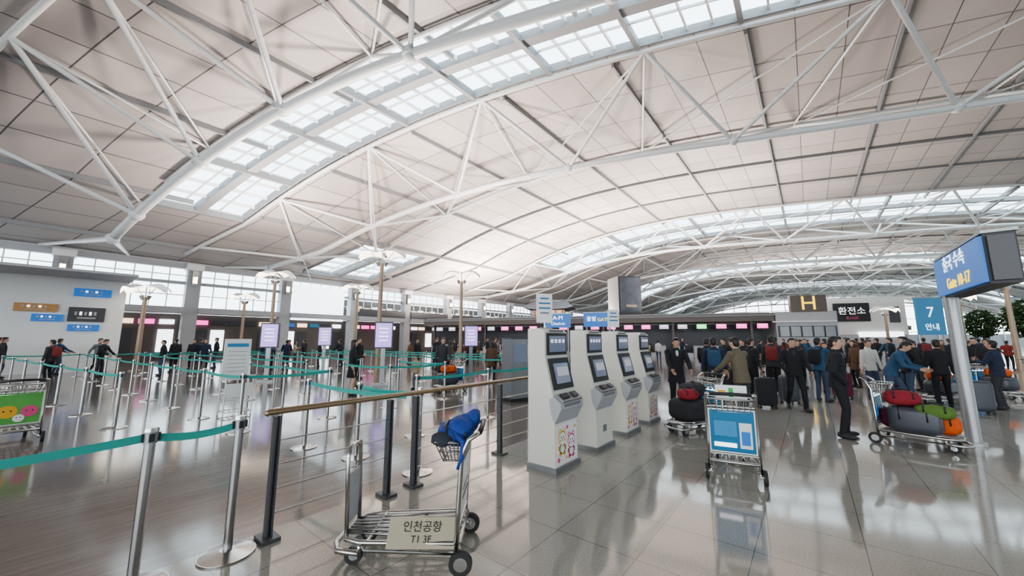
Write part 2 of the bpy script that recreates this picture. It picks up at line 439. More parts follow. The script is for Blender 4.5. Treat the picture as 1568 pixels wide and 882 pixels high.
# ------------------------------------------------------------------ check-in island
def island(px, py, L, name, hang=True, dep=6.0):
    mb = MB()
    mb.box((-L/2, dep/2, 3.75), (L, dep+0.6, 0.75), M_brown)
    mb.box((-L/2, -0.32, 3.95), (L+0.1, 0.05, 0.16), M_rib)
    mb.box((-L/2, dep/2, 4.16), (L-0.4, dep, 0.1), M_conc)
    mb.box((-L/2, dep/2, 1.6), (L-0.5, dep*0.25, 3.2), M_dark)
    mb.box((-L/2, dep/2-1.0, 3.3), (L-0.5, 0.2, 0.25), M_conc)
    n = int(L/1.7)
    for i in range(n):
        xx = -0.9-i*1.7
        m_ = M_green if i % 9 == 3 else (M_mag if rnd.random() < 0.7 else M_scrtxt)
        mb.box((xx, -0.05, 2.95), (0.85, 0.1, 0.42), m_)
        mb.box((xx, -0.11, 3.02), (0.5, 0.02, 0.08), M_wtxt)
        mb.box((xx, 0.02, 2.95), (1.0, 0.08, 0.56), M_black)
        mb.box((xx-0.4, -0.1, 0.55), (0.9, 0.6, 1.1), M_conc)
        mb.box((xx-0.4, -0.1, 1.13), (1.0, 0.7, 0.06), M_dark)
        mb.box((xx+0.45, 0.2, 0.2), (0.7, 1.2, 0.4), M_steel)
        if i % 4 == 0: mb.box((xx-0.85, 0.3, 1.7), (0.2, 0.3, 3.4), M_brown)
    return mb.build(name, (px, py, 0), TD)
isl = island(-2.5, 41.6, 37, 'check_in_counter_island')
island(14, 95, 50, 'check_in_counter_island')
mb = MB()
mb.box((2.2, 3, 2.1), (4.6, 6, 4.2), M_conc); mb.box((2.2, 0.0, 2.4), (4.4, 0.05, 1.0), M_dark)
for q in range(5): mb.box((0.5+q*0.85, -0.06, 2.4), (0.7, 0.04, 0.9), M_steel)
mb.box((2.0, -0.1, 3.3), (4.8, 0.1, 0.12), M_white)
mb.box((2.5, 0.2, 4.9), (2.7, 0.5, 1.5), M_brown)
hb = mb.build('island_end_booth', (-2.2, 41.4, 0), TD)
text('H', 1.75, (2.5, -0.08, 4.88), 0, M_yellow, hb)
mb = MB()
mb.box((0, 0, 2.1), (2.6, 2.6, 4.2), M_dark); mb.box((0, -1.32, 2.2), (2.3, 0.04, 3.7), mat('night_poster', (0.09, 0.105, 0.13), 0.35, nscale=1.2, var=0.7))
mb.box((1.32, 0, 2.2), (0.04, 2.3, 3.7), mat('dim_poster', (0.07, 0.09, 0.11), 0.4, nscale=1.0, var=0.5))
mb.box((0.1, -1.35, 1.0), (1.2, 0.03, 0.25), M_beige)
mb.build('advertising_tower', (-15.5, 38.9, 4.225), TD+0.5)

mb = MB()
mb.box((0, 0, 2.5), (5, 4, 5.0), M_brown); mb.box((0, 0, 5.4), (4.4, 3.4, 0.9), mat('pavilion_wall', (0.5, 0.42, 0.3), 0.6))
for q in range(5): mb.cyl((-2+q, -1.8, 5.0), (-2+q, -1.8, 5.9), 0.1, mat('red_wood', (0.3, 0.06, 0.04), 0.5))
M_rooft = mat('roof_tile_dark', (0.07, 0.08, 0.10), 0.6)
prof = [(-3.6, 6.25), (-2.6, 6.0), (0, 5.85), (2.6, 6.0), (3.6, 6.25)]
top = [(-2.2, 7.45), (-1.2, 7.25), (0, 7.2), (1.2, 7.25), (2.2, 7.45)]
for sy in (-1, 1):
    for i in range(4):
        mb.quad([(prof[i][0], sy*2.8, prof[i][1]), (prof[i+1][0], sy*2.8, prof[i+1][1]), (top[i+1][0], 0, top[i+1][1]), (top[i][0], 0, top[i][1])], M_rooft)
for sx in (-1, 1): mb.quad([(sx*3.6, -2.8, 6.25), (sx*3.6, 2.8, 6.25), (sx*2.2, 0, 7.45)], M_rooft)
mb.tube([(p[0], 0, p[1]) for p in top], 0.14, M_rooft)
mb.build('traditional_pavilion', (-29.5, 45.5, 0), TD+0.1)

# ------------------------------------------------------------------ signs
def stand_sign(name, loc, rz, wd, z0, z1, m_, lines, legs=True):
    mb = MB(); mb.box((0, 0, (z0+z1)/2), (wd, 0.15, z1-z0), m_)
    mb.box((0, 0, z1+0.03), (wd+0.06, 0.19, 0.06), M_steel)
    for s_ in (-1, 1): mb.cyl((s_*wd*0.4, 0, 0), (s_*wd*0.4, 0, z0+0.05), 0.05, M_steel)
    mb.cyl((-wd*0.4, 0, 0), (-wd*0.4, 0, 0.02), 0.2, M_steel); mb.cyl((wd*0.4, 0, 0), (wd*0.4, 0, 0.02), 0.2, M_steel)
    o = mb.build(name, loc, rz)
    for (t, sz, x, z, mm) in lines: text(t, sz, (x, -0.085, z), 0, mm, o)
    return o
stand_sign('blue_direction_sign', (-10.2, 16.5, 0), TD, 1.3, 2.3, 3.0, M_blue, [('A-M', 0.3, 0, 2.8, M_wtxt), ('Check-in', 0.2, 0, 2.5, M_wtxt)])
stand_sign('blue_information_sign', (-10.6, 22, 0), TD, 1.8, 2.5, 3.4, M_blue, [('출발', 0.35, -0.4, 3.0, M_wtxt), ('GATE', 0.3, 0.35, 2.95, M_yellow)])
stand_sign('light_blue_banner_sign', (6.5, 37.4, 0), 0.6, 1.7, 2.0, 4.5, M_lblue, [('7', 1.0, 0, 3.5, M_wtxt), ('안내', 0.5, 0, 2.5, M_wtxt)])
mb = MB(); mb.box((0, 3, 3), (6.5, 6, 6), M_white); mb.box((0.0, -0.02, 1.1), (6.3, 0.1, 2.2), M_conc)
mb.box((-1.2, -0.1, 4.5), (3.0, 0.2, 1.9), M_black); mb.box((2.3, -0.1, 4.2), (0.8, 0.1, 1.6), M_dark); mb.box((1.0, -0.1, 2.2), (3.6, 0.1, 0.5), M_led)
sh = mb.build('currency_exchange_building', (4.7, 52.5, 0), TD); text('환전소', 0.85, (-1.2, -0.22, 4.6), 0, M_wtxt, sh); text('BANK', 0.4, (-1.2, -0.22, 3.9), 0, M_pink, sh)

mb = MB()
M_pole = mat('satin_pole', (0.36, 0.37, 0.38), 0.35, 0.5)
mb.cyl((1.93, 9.55, 0), (1.93, 9.55, 2.95), 0.088, M_pole, n=28)
mb.cyl((1.93, 9.55, 0), (1.93, 9.55, 0.04), 0.14, M_pole, n=28)
mb.box((2.0, 8.6, 2.72), (0.27, 2.3, 0.66), M_black)
mb.box((1.85, 8.58, 2.72), (0.05, 2.22, 0.60), M_blue)
mb.box((2.0, 7.43, 2.72), (0.22, 0.04, 0.58), M_dark)
mb.box((2.0, 8.6, 3.07), (0.31, 2.34, 0.04), M_steel)
gs = mb.build('gate_direction_sign')
text('출국 수속', 0.27, (1.82, 8.6, 2.87), -math.pi/2, M_wtxt, gs); text('Gate 10-17', 0.24, (1.82, 8.5, 2.56), -math.pi/2, M_yellow, gs)

def lamp_post(loc, h, rz=0.0, sc=1.2):
    mb = MB()
    mb.cyl((0, 0, 0), (0, 0, 0.06), 0.28, M_tan, n=20)
    mb.cyl((0, 0, 0), (0, 0, h-0.4), 0.13, M_tan, r2=0.09, n=16)
    mb.cyl((0, 0, h-0.4), (0, 0, h+0.25), 0.03, M_steel, n=8)
    for s_ in (-1, 1):
        prev = None
        for i in range(8):
            t = i/7; xx = s_*(0.1+0.95*sc*t); zz = h+0.12+0.22*math.sin(t*math.pi*0.6)-0.42*t*t*t; ww = 0.75*(1-0.75*t*t)
            cur = [(xx, -ww, zz-0.12), (xx, 0, zz+0.10), (xx, ww, zz-0.12)]
            if prev:
                for a in range(2):
                    mb.quad([prev[a], cur[a], cur[a+1], prev[a+1]], M_white)
                    mb.quad([tuple(Vector(p)+Vector((0, 0, -0.02))) for p in (prev[a], prev[a+1], cur[a+1], cur[a])], M_wing_glow)
            prev = cur
        mb.cyl((0, 0, h-0.5), (s_*0.5*sc, 0, h+0.2), 0.02, M_steel, n=6)
        mb.cyl((s_*0.16, 0, h-0.55), (s_*0.22, 0, h-0.32), 0.05, M_steel, r2=0.11, n=12)
        mb.cyl((s_*0.22, 0, h-0.318), (s_*0.221, 0, h-0.31), 0.1, M_glow, n=12)
    return mb.build('uplight_lamp_post', loc, rz)
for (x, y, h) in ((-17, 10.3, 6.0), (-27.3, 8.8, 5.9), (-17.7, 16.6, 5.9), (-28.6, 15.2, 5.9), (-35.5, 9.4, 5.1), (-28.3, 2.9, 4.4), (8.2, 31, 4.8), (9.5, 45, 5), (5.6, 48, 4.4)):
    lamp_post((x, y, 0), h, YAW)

def totem(loc, rz):
    mb = MB(); mb.box((0, 0, 0.03), (0.6, 0.4, 0.06), M_steel); mb.box((0, 0, 0.75), (0.16, 0.1, 1.4), M_steel)
    mb.box((0, 0, 1.85), (0.66, 0.12, 1.0), M_dark); mb.box((0, -0.065, 1.85), (0.58, 0.01, 0.9), M_purple)
    for q in range(4): mb.box((0, -0.073, 2.1-q*0.15), (0.36-0.05*(q % 2), 0.006, 0.04), M_wtxt)
    return mb.build('queue_display_screen', loc, rz)
TOT = ((-17.1, 5.5), (-12.6, 7.85), (-12.5, 12.4), (-20, 9))
for p in TOT: totem((p[0], p[1], 0), math.radians(55))

# ------------------------------------------------------------------ queue stanchions and belts
sb = MB()
sb.cyl((0, 0, 0), (0, 0, 0.012), 0.19, M_chrome, n=28); sb.cyl((0, 0, 0.012), (0, 0, 0.04), 0.185, M_chrome, r2=0.05, n=28)
sb.cyl((0, 0, 0.03), (0, 0, 0.96), 0.031, M_postch, n=18); sb.cyl((0, 0, 0.95), (0, 0, 1.03), 0.04, M_steel, n=18)
sb.cyl((0, 0, 1.03), (0, 0, 1.055), 0.043, M_chrome, r2=0.038, n=18); sb.box((0, 0, 0.99), (0.1, 0.03, 0.055), M_black); sb.box((0, 0, 0.99), (0.03, 0.1, 0.055), M_black)
ST = sb.mesh('queue_stanchion')
def belt(o, a, b):
    mb = MB(); a = Vector(a); b = Vector(b); n = 8
    for i in range(n):
        t0 = i/n; t1 = (i+1)/n
        def q(t): p = a.lerp(b, t); return Vector((p.x, p.y, 0.99-0.035*4*t*(1-t)))
        mb.beam(q(t0)-a, q(t1)-a, 0.003, 0.055, M_teal)
    bo = mb.build('belt', (0, 0, 0), 0, o)
STP = []
AVOID = list(TOT)+[(-10.35, 2.75), (-11.07, 5.87), (-10.48, 8.97), (-9.7, 10.75), (-10.6, 7.9), (-17, 10.3), (-9.4, 8.3)]
def fixp(x, y):
    if any((x-a)**2+(y-b)**2 < 0.5**2 for a, b in AVOID): return (x+0.6, y-0.4)
    return (x, y)
def stanch(x, y, to=()):
    x, y = fixp(x, y)
    o = place(ST, 'queue_stanchion', (x, y, 0)); STP.append((x, y))
    for t in to: t = fixp(*t); belt(o, (x, y, 0), (t[0], t[1], 0))
stanch(-3.73, 0.51, [(-3.73, 1.04), (-3.73, -1.25)])
stanch(-3.73, 1.04); stanch(-3.73, -1.25)
stanch(-4.05, 3.1); stanch(-5.24, 2.91, [(-4.05, 3.1)])
stanch(-6.34, 2.65, [(-3.9, 2.78)])
rowx = [-8.3-2.05*i for i in range(9)]
rows = [2.3, 3.9, 5.4, 7.2, 9.9, 11.7, 13.6]
for r_, y in enumerate(rows):
    sk = -0.10
    for i, x in enumerate(rowx):
        yy = y+sk*(-(x+8.3))*0.8
        to = []
        if i < len(rowx)-1 and not (r_ in (2, 3) and i == 1): to.append((rowx[i+1], y+sk*(-(rowx[i+1]+8.3))*0.8))
        if i in (0, len(rowx)-1) and r_ % 2 == (0 if i == 0 else 1) and r_ < len(rows)-1: to.append((x, rows[r_+1]+sk*(-(x+8.3))*0.8))
        stanch(x, yy, to)
for i in range(6):
    stanch(-5.6, 4.2+1.9*i, [(-5.6, 4.2+1.9*(i+1))] if i < 5 else [])
for i in range(9):
    stanch(-26.5, -8+2.2*i, [(-26.5, -8+2.2*(i+1))] if i < 8 else []);
for i in range(7): stanch(-10.5-2.4*i, 0.9-0.35*i, [(-10.5-2.4*(i+1), 0.9-0.35*(i+1))] if i < 6 else [])
for i in range(6): stanch(-12.5-2.4*i, -0.9-0.4*i, [(-12.5-2.4*(i+1), -0.9-0.4*(i+1))] if i < 5 else [])

# ------------------------------------------------------------------ railing
mb = MB()
mb.tube([(-3.73, 1.22, 1.03), (-3.73, 1.24, 1.05), (-3.73, 5.7, 1.05)], 0.027, M_bronze, 12)
for y in (1.30, 2.43, 2.78, 4.31, 5.6):
    mb.box((-3.73, y, 0.51), (0.07, 0.016, 1.0), M_post); mb.box((-3.73, y+0.035, 0.51), (0.07, 0.016, 1.0), M_post)
    mb.box((-3.73, y+0.018, 0.015), (0.2, 0.14, 0.03), M_post)
for z in (0.2, 0.4, 0.6, 0.8): mb.cyl((-3.73, 1.30, z), (-3.73, 2.43, z), 0.006, M_chrome, n=6); mb.cyl((-3.73, 2.78, z), (-3.73, 5.6, z), 0.006, M_chrome, n=6)
mb.build('handrail')

# ------------------------------------------------------------------ kiosks
def kiosk(loc, n):
    mb = MB(); W = 0.58
    prof = [(-0.42, 0.06), (0.0, 0.06), (0.0, 0.62), (0.10, 0.80), (0.10, 0.86), (-0.02, 0.94), (-0.14, 1.45), (-0.14, 1.78), (-0.20, 1.83), (-0.42, 1.83)]
    mb.prism(list(reversed(prof)), 0, W, M_kiosk)
    mb.box((-0.2, W/2, 0.03), (0.46, W+0.06, 0.06), M_steel)
    mb.prism(list(reversed([(0.001, 0.60), (0.101, 0.79), (0.101, 0.86), (-0.019, 0.945), (-0.08, 0.90), (-0.05, 0.7)])), -0.004, W+0.004, M_conc)
    mb.box((-0.135, W/2, 1.62), (0.03, W*0.86, 0.30), M_black); mb.box((-0.118, W/2, 1.62), (0.01, W*0.72, 0.22), M_scr)
    for q in range(4): mb.box((-0.112, W*0.24+q*W*0.17, 1.66), (0.006, W*0.1, 0.05), M_scrtxt)
    mb.box((-0.135, W/2, 1.80), (0.02, W*0.6, 0.03), M_gtxt)
    R = Matrix.Rotation(-math.atan2(0.12, 0.51), 3, 'Y')
    mb.box((-0.075, W/2, 1.22), (0.04, W*0.84, 0.42), M_black, R); mb.box((-0.050, W/2, 1.225), (0.012, W*0.62, 0.27), M_scr, R)
    mb.box((-0.041, W/2, 1.25), (0.004, W*0.5, 0.12), mat('screen_grey', (0.2, 0.2, 0.22), 0.3, emit=(0.3, 0.3, 0.33), es=0.8), R)
    R2 = Matrix.Rotation(math.radians(33), 3, 'Y')
    mb.box((0.05, W/2, 0.915), (0.14, W*0.86, 0.03), M_steel, R2); mb.box((0.055, W*0.3, 0.94), (0.08, 0.16, 0.03), M_black, R2); mb.box((0.055, W*0.72, 0.94), (0.08, 0.12, 0.04), M_dark, R2)
    mb.box((0.10, W/2, 0.83), (0.012, W*0.7, 0.04), M_gtxt)
    if n != 1:
        mb.box((0.002, W/2, 0.33), (0.004, W*0.9, 0.50), M_white)
        def disc(y, z, r, m_, l): mb.cyl((0.004, y, z), (0.004+0.0015*l, y, z), r, m_, n=18)
        for (y0, zz, m_) in ((0.17, 0.40, M_yel2), (0.40, 0.33, M_pink)):
            for s_ in (-1, 1):
                disc(y0+s_*0.055, zz+0.085, 0.034, m_, 1); disc(y0+s_*0.055, zz+0.085, 0.020, M_white, 2); disc(y0+s_*0.06, zz-0.12, 0.035, m_, 1); disc(y0+s_*0.05, zz-0.19, 0.03, m_, 1)
            disc(y0, zz, 0.095, m_, 2); disc(y0, zz-0.005, 0.080, M_white, 3); disc(y0, zz-0.13, 0.072, m_, 1); disc(y0, zz-0.13, 0.055, M_white, 2)
            for s_ in (-1, 1): disc(y0+s_*0.03, zz+0.01, 0.010, M_black, 4); disc(y0+s_*0.05, zz-0.025, 0.014, m_, 4)
            disc(y0, zz-0.022, 0.008, M_black, 4)
        for (y, z, r, m_) in ((0.08, 0.14, 0.03, M_pink), (0.30, 0.52, 0.025, M_pink), (0.50, 0.50, 0.02, M_yel2), (0.27, 0.14, 0.02, M_yel2)): disc(y, z, r, m_, 1)
    else:
        mb.box((0.004, W/2, 0.3), (0.006, 0.12, 0.10), M_gtxt)
    return mb.build('self_check_in_kiosk', loc)
for i in range(4):
    k = kiosk((-2.65, 4.16+1.17*i, 0), i)
def topper(loc, h, w_):
    mb = MB(); mb.cyl((0, 0, 1.83), (0, 0, 1.95), 0.012, M_chrome, n=8); mb.box((0, 0, 1.92+h/2), (0.02, w_, h), M_white)
    for q in range(int(h/0.07)-1): mb.box((0.012, 0.0, 1.92+h-0.07-q*0.07), (0.004, w_*(0.75 if q % 3 else 0.55), 0.02), M_adblue if q < 3 else M_gtxt)
    mb.box((0, 0, 1.84), (0.16, 0.16, 0.02), M_steel)
    mb.build('kiosk_top_sign', loc, -0.6)
topper((-2.95, 4.4, 0), 0.42, 0.24); topper((-2.95, 6.8, 0), 0.34, 0.24)
mb = MB(); mb.box((0, 0, 0.85), (0.5, 0.55, 1.7), M_steel); mb.box((0.26, 0, 1.3), (0.03, 0.42, 0.5), M_scr); mb.box((0, 0, 1.72), (0.55, 0.6, 0.05), M_dark); mb.box((0, 0, 0.04), (0.6, 0.65, 0.08), M_black)
mb.build('ticket_machine', (-6.6, 8.3, 0), -0.3)

mb = MB()
for sy in (-0.26, 0.26):
    for sx in (-0.2, 0.2): mb.cyl((sx, sy, 0.0), (sx, sy, 0.85), 0.014, M_white, n=8)
for z in (0.08, 0.30, 0.55, 0.85): mb.tube([(-0.2, -0.26, z), (0.2, -0.26, z), (0.2, 0.26, z), (-0.2, 0.26, z)], 0.012, M_white, 6, True)
for q in range(5): mb.cyl((-0.2, -0.2+q*0.1, 0.08), (0.2, -0.2+q*0.1, 0.08), 0.008, M_white, n=6)
mb.box((-0.2, 0, 1.22), (0.04, 0.52, 0.95), M_white); mb.box((-0.177, 0, 1.55), (0.005, 0.42, 0.08), M_lblue)
for q in range(6): mb.box((-0.177, 0, 1.4-q*0.09), (0.005, 0.36, 0.015), M_conc)
mb.box((0.21, 0, 0.55), (0.01, 0.5, 0.3), M_white)
mb.build('baggage_sizer_stand', (-10.35, 2.75, 0), 0.0)

# ------------------------------------------------------------------ baggage carts
def cart_mb(panel=M_adblue, plate=True, hoop=True, style=0):
    mb = MB(); C = M_chrome
    fr = [(-0.46, -0.10, 0.20), (-0.42, -0.19, 0.20), (-0.30, -0.235, 0.20), (0.40, -0.27, 0.21), (0.44, -0.25, 0.21), (0.44, 0.25, 0.21), (0.40, 0.27, 0.21), (-0.30, 0.235, 0.20), (-0.42, 0.19, 0.20), (-0.46, 0.10, 0.20)]
    mb.tube(fr, 0.019, C, 10, True)
    mb.tube([(-0.30, -0.25, 0.13), (-0.48, -0.2, 0.12), (-0.54, -0.08, 0.12), (-0.54, 0.08, 0.12), (-0.48, 0.2, 0.12), (-0.30, 0.25, 0.13)], 0.022, C, 10)
    mb.tube([(-0.30, -0.25, 0.13), (-0.30, -0.235, 0.2)], 0.016, C, 8); mb.tube([(-0.30, 0.25, 0.13), (-0.30, 0.235, 0.2)], 0.016, C, 8)
    for y in (-0.17, -0.10, -0.035, 0.035, 0.10, 0.17): mb.tube([(-0.455, y*0.7, 0.215), (0.44, y*1.3, 0.225)], 0.011, C, 8)
    for x in (-0.25, 0.1): mb.cyl((x, -0.24, 0.205), (x, 0.24, 0.205), 0.013, C, n=8)
    mb.tube([(-0.30, -0.235, 0.2), (-0.28, -0.2, 0.12), (0.42, -0.24, 0.12)], 0.014, C, 8); mb.tube([(-0.30, 0.235, 0.2), (-0.28, 0.2, 0.12), (0.42, 0.24, 0.12)], 0.014, C, 8)
    for s_ in (-1, 1):
        y = 0.265*s_
        mb.tube([(0.42, y, 0.10), (0.43, y, 0.45), (0.45, y, 0.86), (0.50, y, 0.98), (0.56, y*0.97, 1.02), (0.58, y*0.8, 1.025)], 0.019, C, 10)
        mb.cyl((0.46, 0.30*s_-0.018, 0.085), (0.46, 0.30*s_+0.018, 0.085), 0.085, M_rubber, n=22)
        mb.cyl((0.46, 0.30*s_-0.021, 0.085), (0.46, 0.30*s_+0.021, 0.085), 0.05, C, n=16)
        mb.cyl((0.46, 0.24*s_, 0.085), (0.46, 0.3*s_, 0.085), 0.012, C, n=8); mb.tube([(0.42, y*0.95, 0.14), (0.46, 0.26*s_, 0.085)], 0.014, C, 8)
        mb.cyl((-0.34, 0.16*s_, 0.20), (-0.34, 0.16*s_, 0.14), 0.028, M_steel, n=12)
        for q in (-0.028, 0.028): mb.box((-0.355, 0.16*s_+q, 0.10), (0.05, 0.006, 0.10), M_steel)
        mb.cyl((-0.37, 0.16*s_-0.018, 0.065), (-0.37, 0.16*s_+0.018, 0.065), 0.065, M_rubber, n=20)
        mb.cyl((-0.37, 0.16*s_-0.02, 0.065), (-0.37, 0.16*s_+0.02, 0.065), 0.03, C, n=12)
    mb.tube([(0.58, -0.22, 1.025), (0.585, 0, 1.03), (0.58, 0.22, 1.025)], 0.021, M_black, 10)
    for z, x in ((0.30, 0.43), (0.86, 0.45)): mb.cyl((x, -0.265, z), (x, 0.265, z), 0.012, C, n=8)
    R = Matrix.Rotation(math.radians(3), 3, 'Y')
    mb.box((0.44, 0, 0.575), (0.014, 0.50, 0.52), M_white, R)
    for sx in (-1, 1):
        mb.box((0.44+sx*0.009, 0, 0.575), (0.003, 0.47, 0.49), panel, R)
        if style == 1:
            mb.box((0.44+sx*0.010, 0, 0.74), (0.003, 0.44, 0.10), M_white, R)
            for (y, z, r, m_) in ((-0.1, 0.53, 0.10, M_yel2), (0.12, 0.52, 0.09, M_pink), (0.02, 0.42, 0.06, M_white)):
                mb.cyl((0.44+sx*0.011, y, z), (0.44+sx*0.013, y, z), r, m_, n=18)
                for e in (-0.35, 0.35): mb.cyl((0.44+sx*0.013, y+r*e, z+0.01), (0.44+sx*0.015, y+r*e, z+0.01), r*0.12, M_black, n=8)
        elif style == 2:
            mb.box((0.44+sx*0.011, 0, 0.765), (0.003, 0.42, 0.07), M_wtxt, R); mb.box((0.44+sx*0.011, -0.07, 0.60), (0.003, 0.24, 0.18), M_lblue, R)
            mb.box((0.44+sx*0.011, 0.14, 0.53), (0.003, 0.13, 0.30), M_white, R); mb.cyl((0.44+sx*0.013, 0.14, 0.64), (0.44+sx*0.015, 0.14, 0.64), 0.045, M_beige, n=14); mb.box((0.44+sx*0.014, 0.14, 0.5), (0.003, 0.09, 0.16), M_blue, R)
            mb.box((0.44+sx*0.0125, -0.08, 0.41), (0.003, 0.24, 0.05), M_wtxt, R)
            for q in range(4): mb.box((0.44+sx*0.0135, -0.14+q*0.1, 0.768), (0.003, 0.06, 0.03), M_adblue, R)
        else:
            for q in range(4): mb.box((0.44+sx*0.011, 0, 0.70-q*0.07), (0.003, 0.3, 0.02), M_gtxt, R)
    z0, z1 = 0.80, 0.95
    lo = [(0.46, -0.2, z0), (0.46, 0.2, z0), (0.30, 0.2, z0), (0.30, -0.2, z0)]; hi = [(0.49, -0.24, z1), (0.49, 0.24, z1), (0.24, 0.24, z1), (0.24, -0.24, z1)]
    mb.tube(lo, 0.006, C, 6, True); mb.tube(hi, 0.011, C, 6, True); mb.tube([tuple((Vector(a)+Vector(b))/2) for a, b in zip(lo, hi)], 0.005, C, 6, True)
    for i in range(4):
        for q in range(7):
            t = q/7; a = Vector(lo[i]).lerp(Vector(lo[(i+1) % 4]), t); b = Vector(hi[i]).lerp(Vector(hi[(i+1) % 4]), t); mb.cyl(a, b, 0.005, C, n=5)
    for q in range(7): mb.cyl((0.30, -0.18+q*0.06, z0), (0.46, -0.18+q*0.06, z0), 0.005, C, n=5)
    if hoop:
        mb.tube([(-0.45, -0.12, 0.2), (-0.47, -0.12, 0.80), (-0.465, -0.10, 0.865), (-0.465, 0, 0.89), (-0.465, 0.10, 0.865), (-0.47, 0.12, 0.80), (-0.45, 0.12, 0.2)], 0.017, C, 8)
        mb.box((-0.462, 0, 0.46), (0.012, 0.21, 0.40), M_conc)
    if plate:
        X0 = mb.X
        mb.X = Matrix.Translation((0.16, -0.235, 0.27)) @ Matrix.Rotation(math.radians(58), 4, 'X')
        mb.box((0, 0, 0), (0.50, 0.21, 0.012), M_beige)
        mb.X = X0
    return mb
def bag(mb, c, r, m_, rz=0, soft=0.55):
    R = Matrix.Rotation(rz, 3, 'Z'); mb.sph(c, r, m_, 24, R, soft)
    a = R @ Vector((r[0]*0.5, 0, r[2]*0.97)); b = R @ Vector((-r[0]*0.5, 0, r[2]*0.97)); C_ = Vector(c)
    mb.tube([C_+a, C_+(a+b)/2+Vector((0, 0, r[2]*0.35)), C_+b], 0.012, M_black, 6)
    for s_ in (-0.5, 0.5):
        pts = []
        for i in range(9):
            t = math.pi*i/8; pts.append(C_+R @ Vector((r[0]*s_, math.copysign(abs(math.cos(t))**soft, math.cos(t))*r[1]*0.97, abs(math.sin(t))**soft*r[2]*0.99)))
        mb.tube(pts, 0.012, M_black, 6)
F_red = mat('red_fabric', (0.26, 0.02, 0.03), 0.8, nscale=20, var=0.25); F_or = mat('orange_fabric', (0.6, 0.10, 0.015), 0.75, nscale=20, var=0.25)
F_pur = mat('wine_fabric', (0.15, 0.02, 0.05), 0.8, nscale=20, var=0.25); F_gr = mat('green_fabric', (0.10, 0.18, 0.035), 0.8); F_bk = mat('black_fabric', (0.03, 0.03, 0.035), 0.8)
F_gy = mat('grey_hard_shell', (0.06, 0.065, 0.08), 0.35)

mb = cart_mb(M_white, True, True, 0)
k0 = len(mb.V); bag(mb, (0.36, 0.02, 0.97), (0.15, 0.22, 0.085), M_bluebag, 0.1, 0.8)
mb.sph((0.47, 0.08, 1.03), (0.07, 0.10, 0.14), M_bluebag, 18, Matrix.Rotation(0.5, 3, 'Y'), 0.8)
mb.sph((0.30, -0.14, 0.96), (0.09, 0.12, 0.05), mat('black_fleece', (0.04, 0.045, 0.06), 0.9), 14, Matrix.Rotation(-0.4, 3, 'Z'), 0.8)
mb.sph((0.42, -0.06, 1.05), (0.10, 0.13, 0.05), M_bluebag, 22, Matrix.Rotation(0.4, 3, 'X'), 0.9)
for k_ in range(k0, len(mb.V)):
    v_ = Vector(mb.V[k_]); mb.V[k_] = tuple(v_+noise.noise_vector(v_*13)*0.022+noise.noise_vector(v_*30)*0.008)
mb.tube([(0.38, -0.18, 1.0), (0.46, -0.26, 0.96), (0.45, -0.27, 0.84), (0.42, -0.28, 0.76)], [0.02, 0.022, 0.018, 0.01], M_bluebag, 8)
fc = mb.build('baggage_cart', (-2.65, 1.96, 0), YAW); fc.scale = (1, 1, 0.94)
a58 = math.radians(58)
for t_, s_, o_ in (('인천공항', 0.08, 0.035), ('T1 3F', 0.065, -0.045)):
    text(t_, s_, (0.16, -0.235-0.0085+o_*math.cos(a58), 0.27+0.006+o_*math.sin(a58)), 0, M_black, fc, tilt=a58, ext=0.001)
mb = cart_mb(M_adblue, False, True, 2)
mb.box((0.40, 0.02, 1.03), (0.03, 0.34, 0.17), M_white); mb.box((0.417, 0.02, 1.03), (0.004, 0.05, 0.11), mat('green_print', (0.05, 0.4, 0.1), 0.5)); mb.box((0.417, -0.08, 1.03), (0.004, 0.08, 0.05), M_yel2)
mb.build('baggage_cart', (-0.93, 5.75, 0), math.radians(-78))
cart_mb(M_grnpos, False, True, 1).build('baggage_cart', (-10.55, -0.28, 0), math.radians(4))
mb = cart_mb(M_adblue, False, False, 2)
bag(mb, (-0.05, 0.0, 0.42), (0.36, 0.27, 0.19), F_bk, 0.1, 0.45); bag(mb, (0.1, 0.08, 0.73), (0.25, 0.20, 0.13), F_bk, 0.4, 0.6); bag(mb, (-0.2, -0.1, 0.70), (0.17, 0.15, 0.10), F_red, -0.3, 0.7)
mb.build('luggage_cart', (-1.80, 7.55, 0), math.radians(60))
mb = cart_mb(M_adblue, False, False, 2)
bag(mb, (0.22, -0.14, 0.38), (0.23, 0.17, 0.16), F_pur, 0.1, 0.6); bag(mb, (-0.22, -0.12, 0.37), (0.24, 0.17, 0.15), F_or, 0.1, 0.6); bag(mb, (0.0, 0.12, 0.42), (0.30, 0.18, 0.2), F_gy, 0, 0.4)
bag(mb, (-0.22, 0.14, 0.58), (0.22, 0.15, 0.10), F_gr, 0.1, 0.6); bag(mb, (0.12, 0.1, 0.74), (0.22, 0.16, 0.12), F_red, 0.3, 0.7)
mb.build('luggage_cart', (1.22, 8.85, 0), math.radians(165))
mb = cart_mb(M_adblue, False, False, 2)
bag(mb, (0.0, 0.0, 0.42), (0.34, 0.25, 0.2), F_gy, 0, 0.5); bag(mb, (0, 0, 0.72), (0.25, 0.2, 0.12), F_or, 0, 0.6)
LC = mb.mesh('luggage_cart')
CARTS = ((4.2, 17.5, 2.2), (2.6, 15.0, 1.0), (5.8, 19.5, 2.6), (-9.4, 8.3, 1.4))
for (x, y, r) in CARTS: place(LC, 'luggage_cart', (x, y, 0), r)

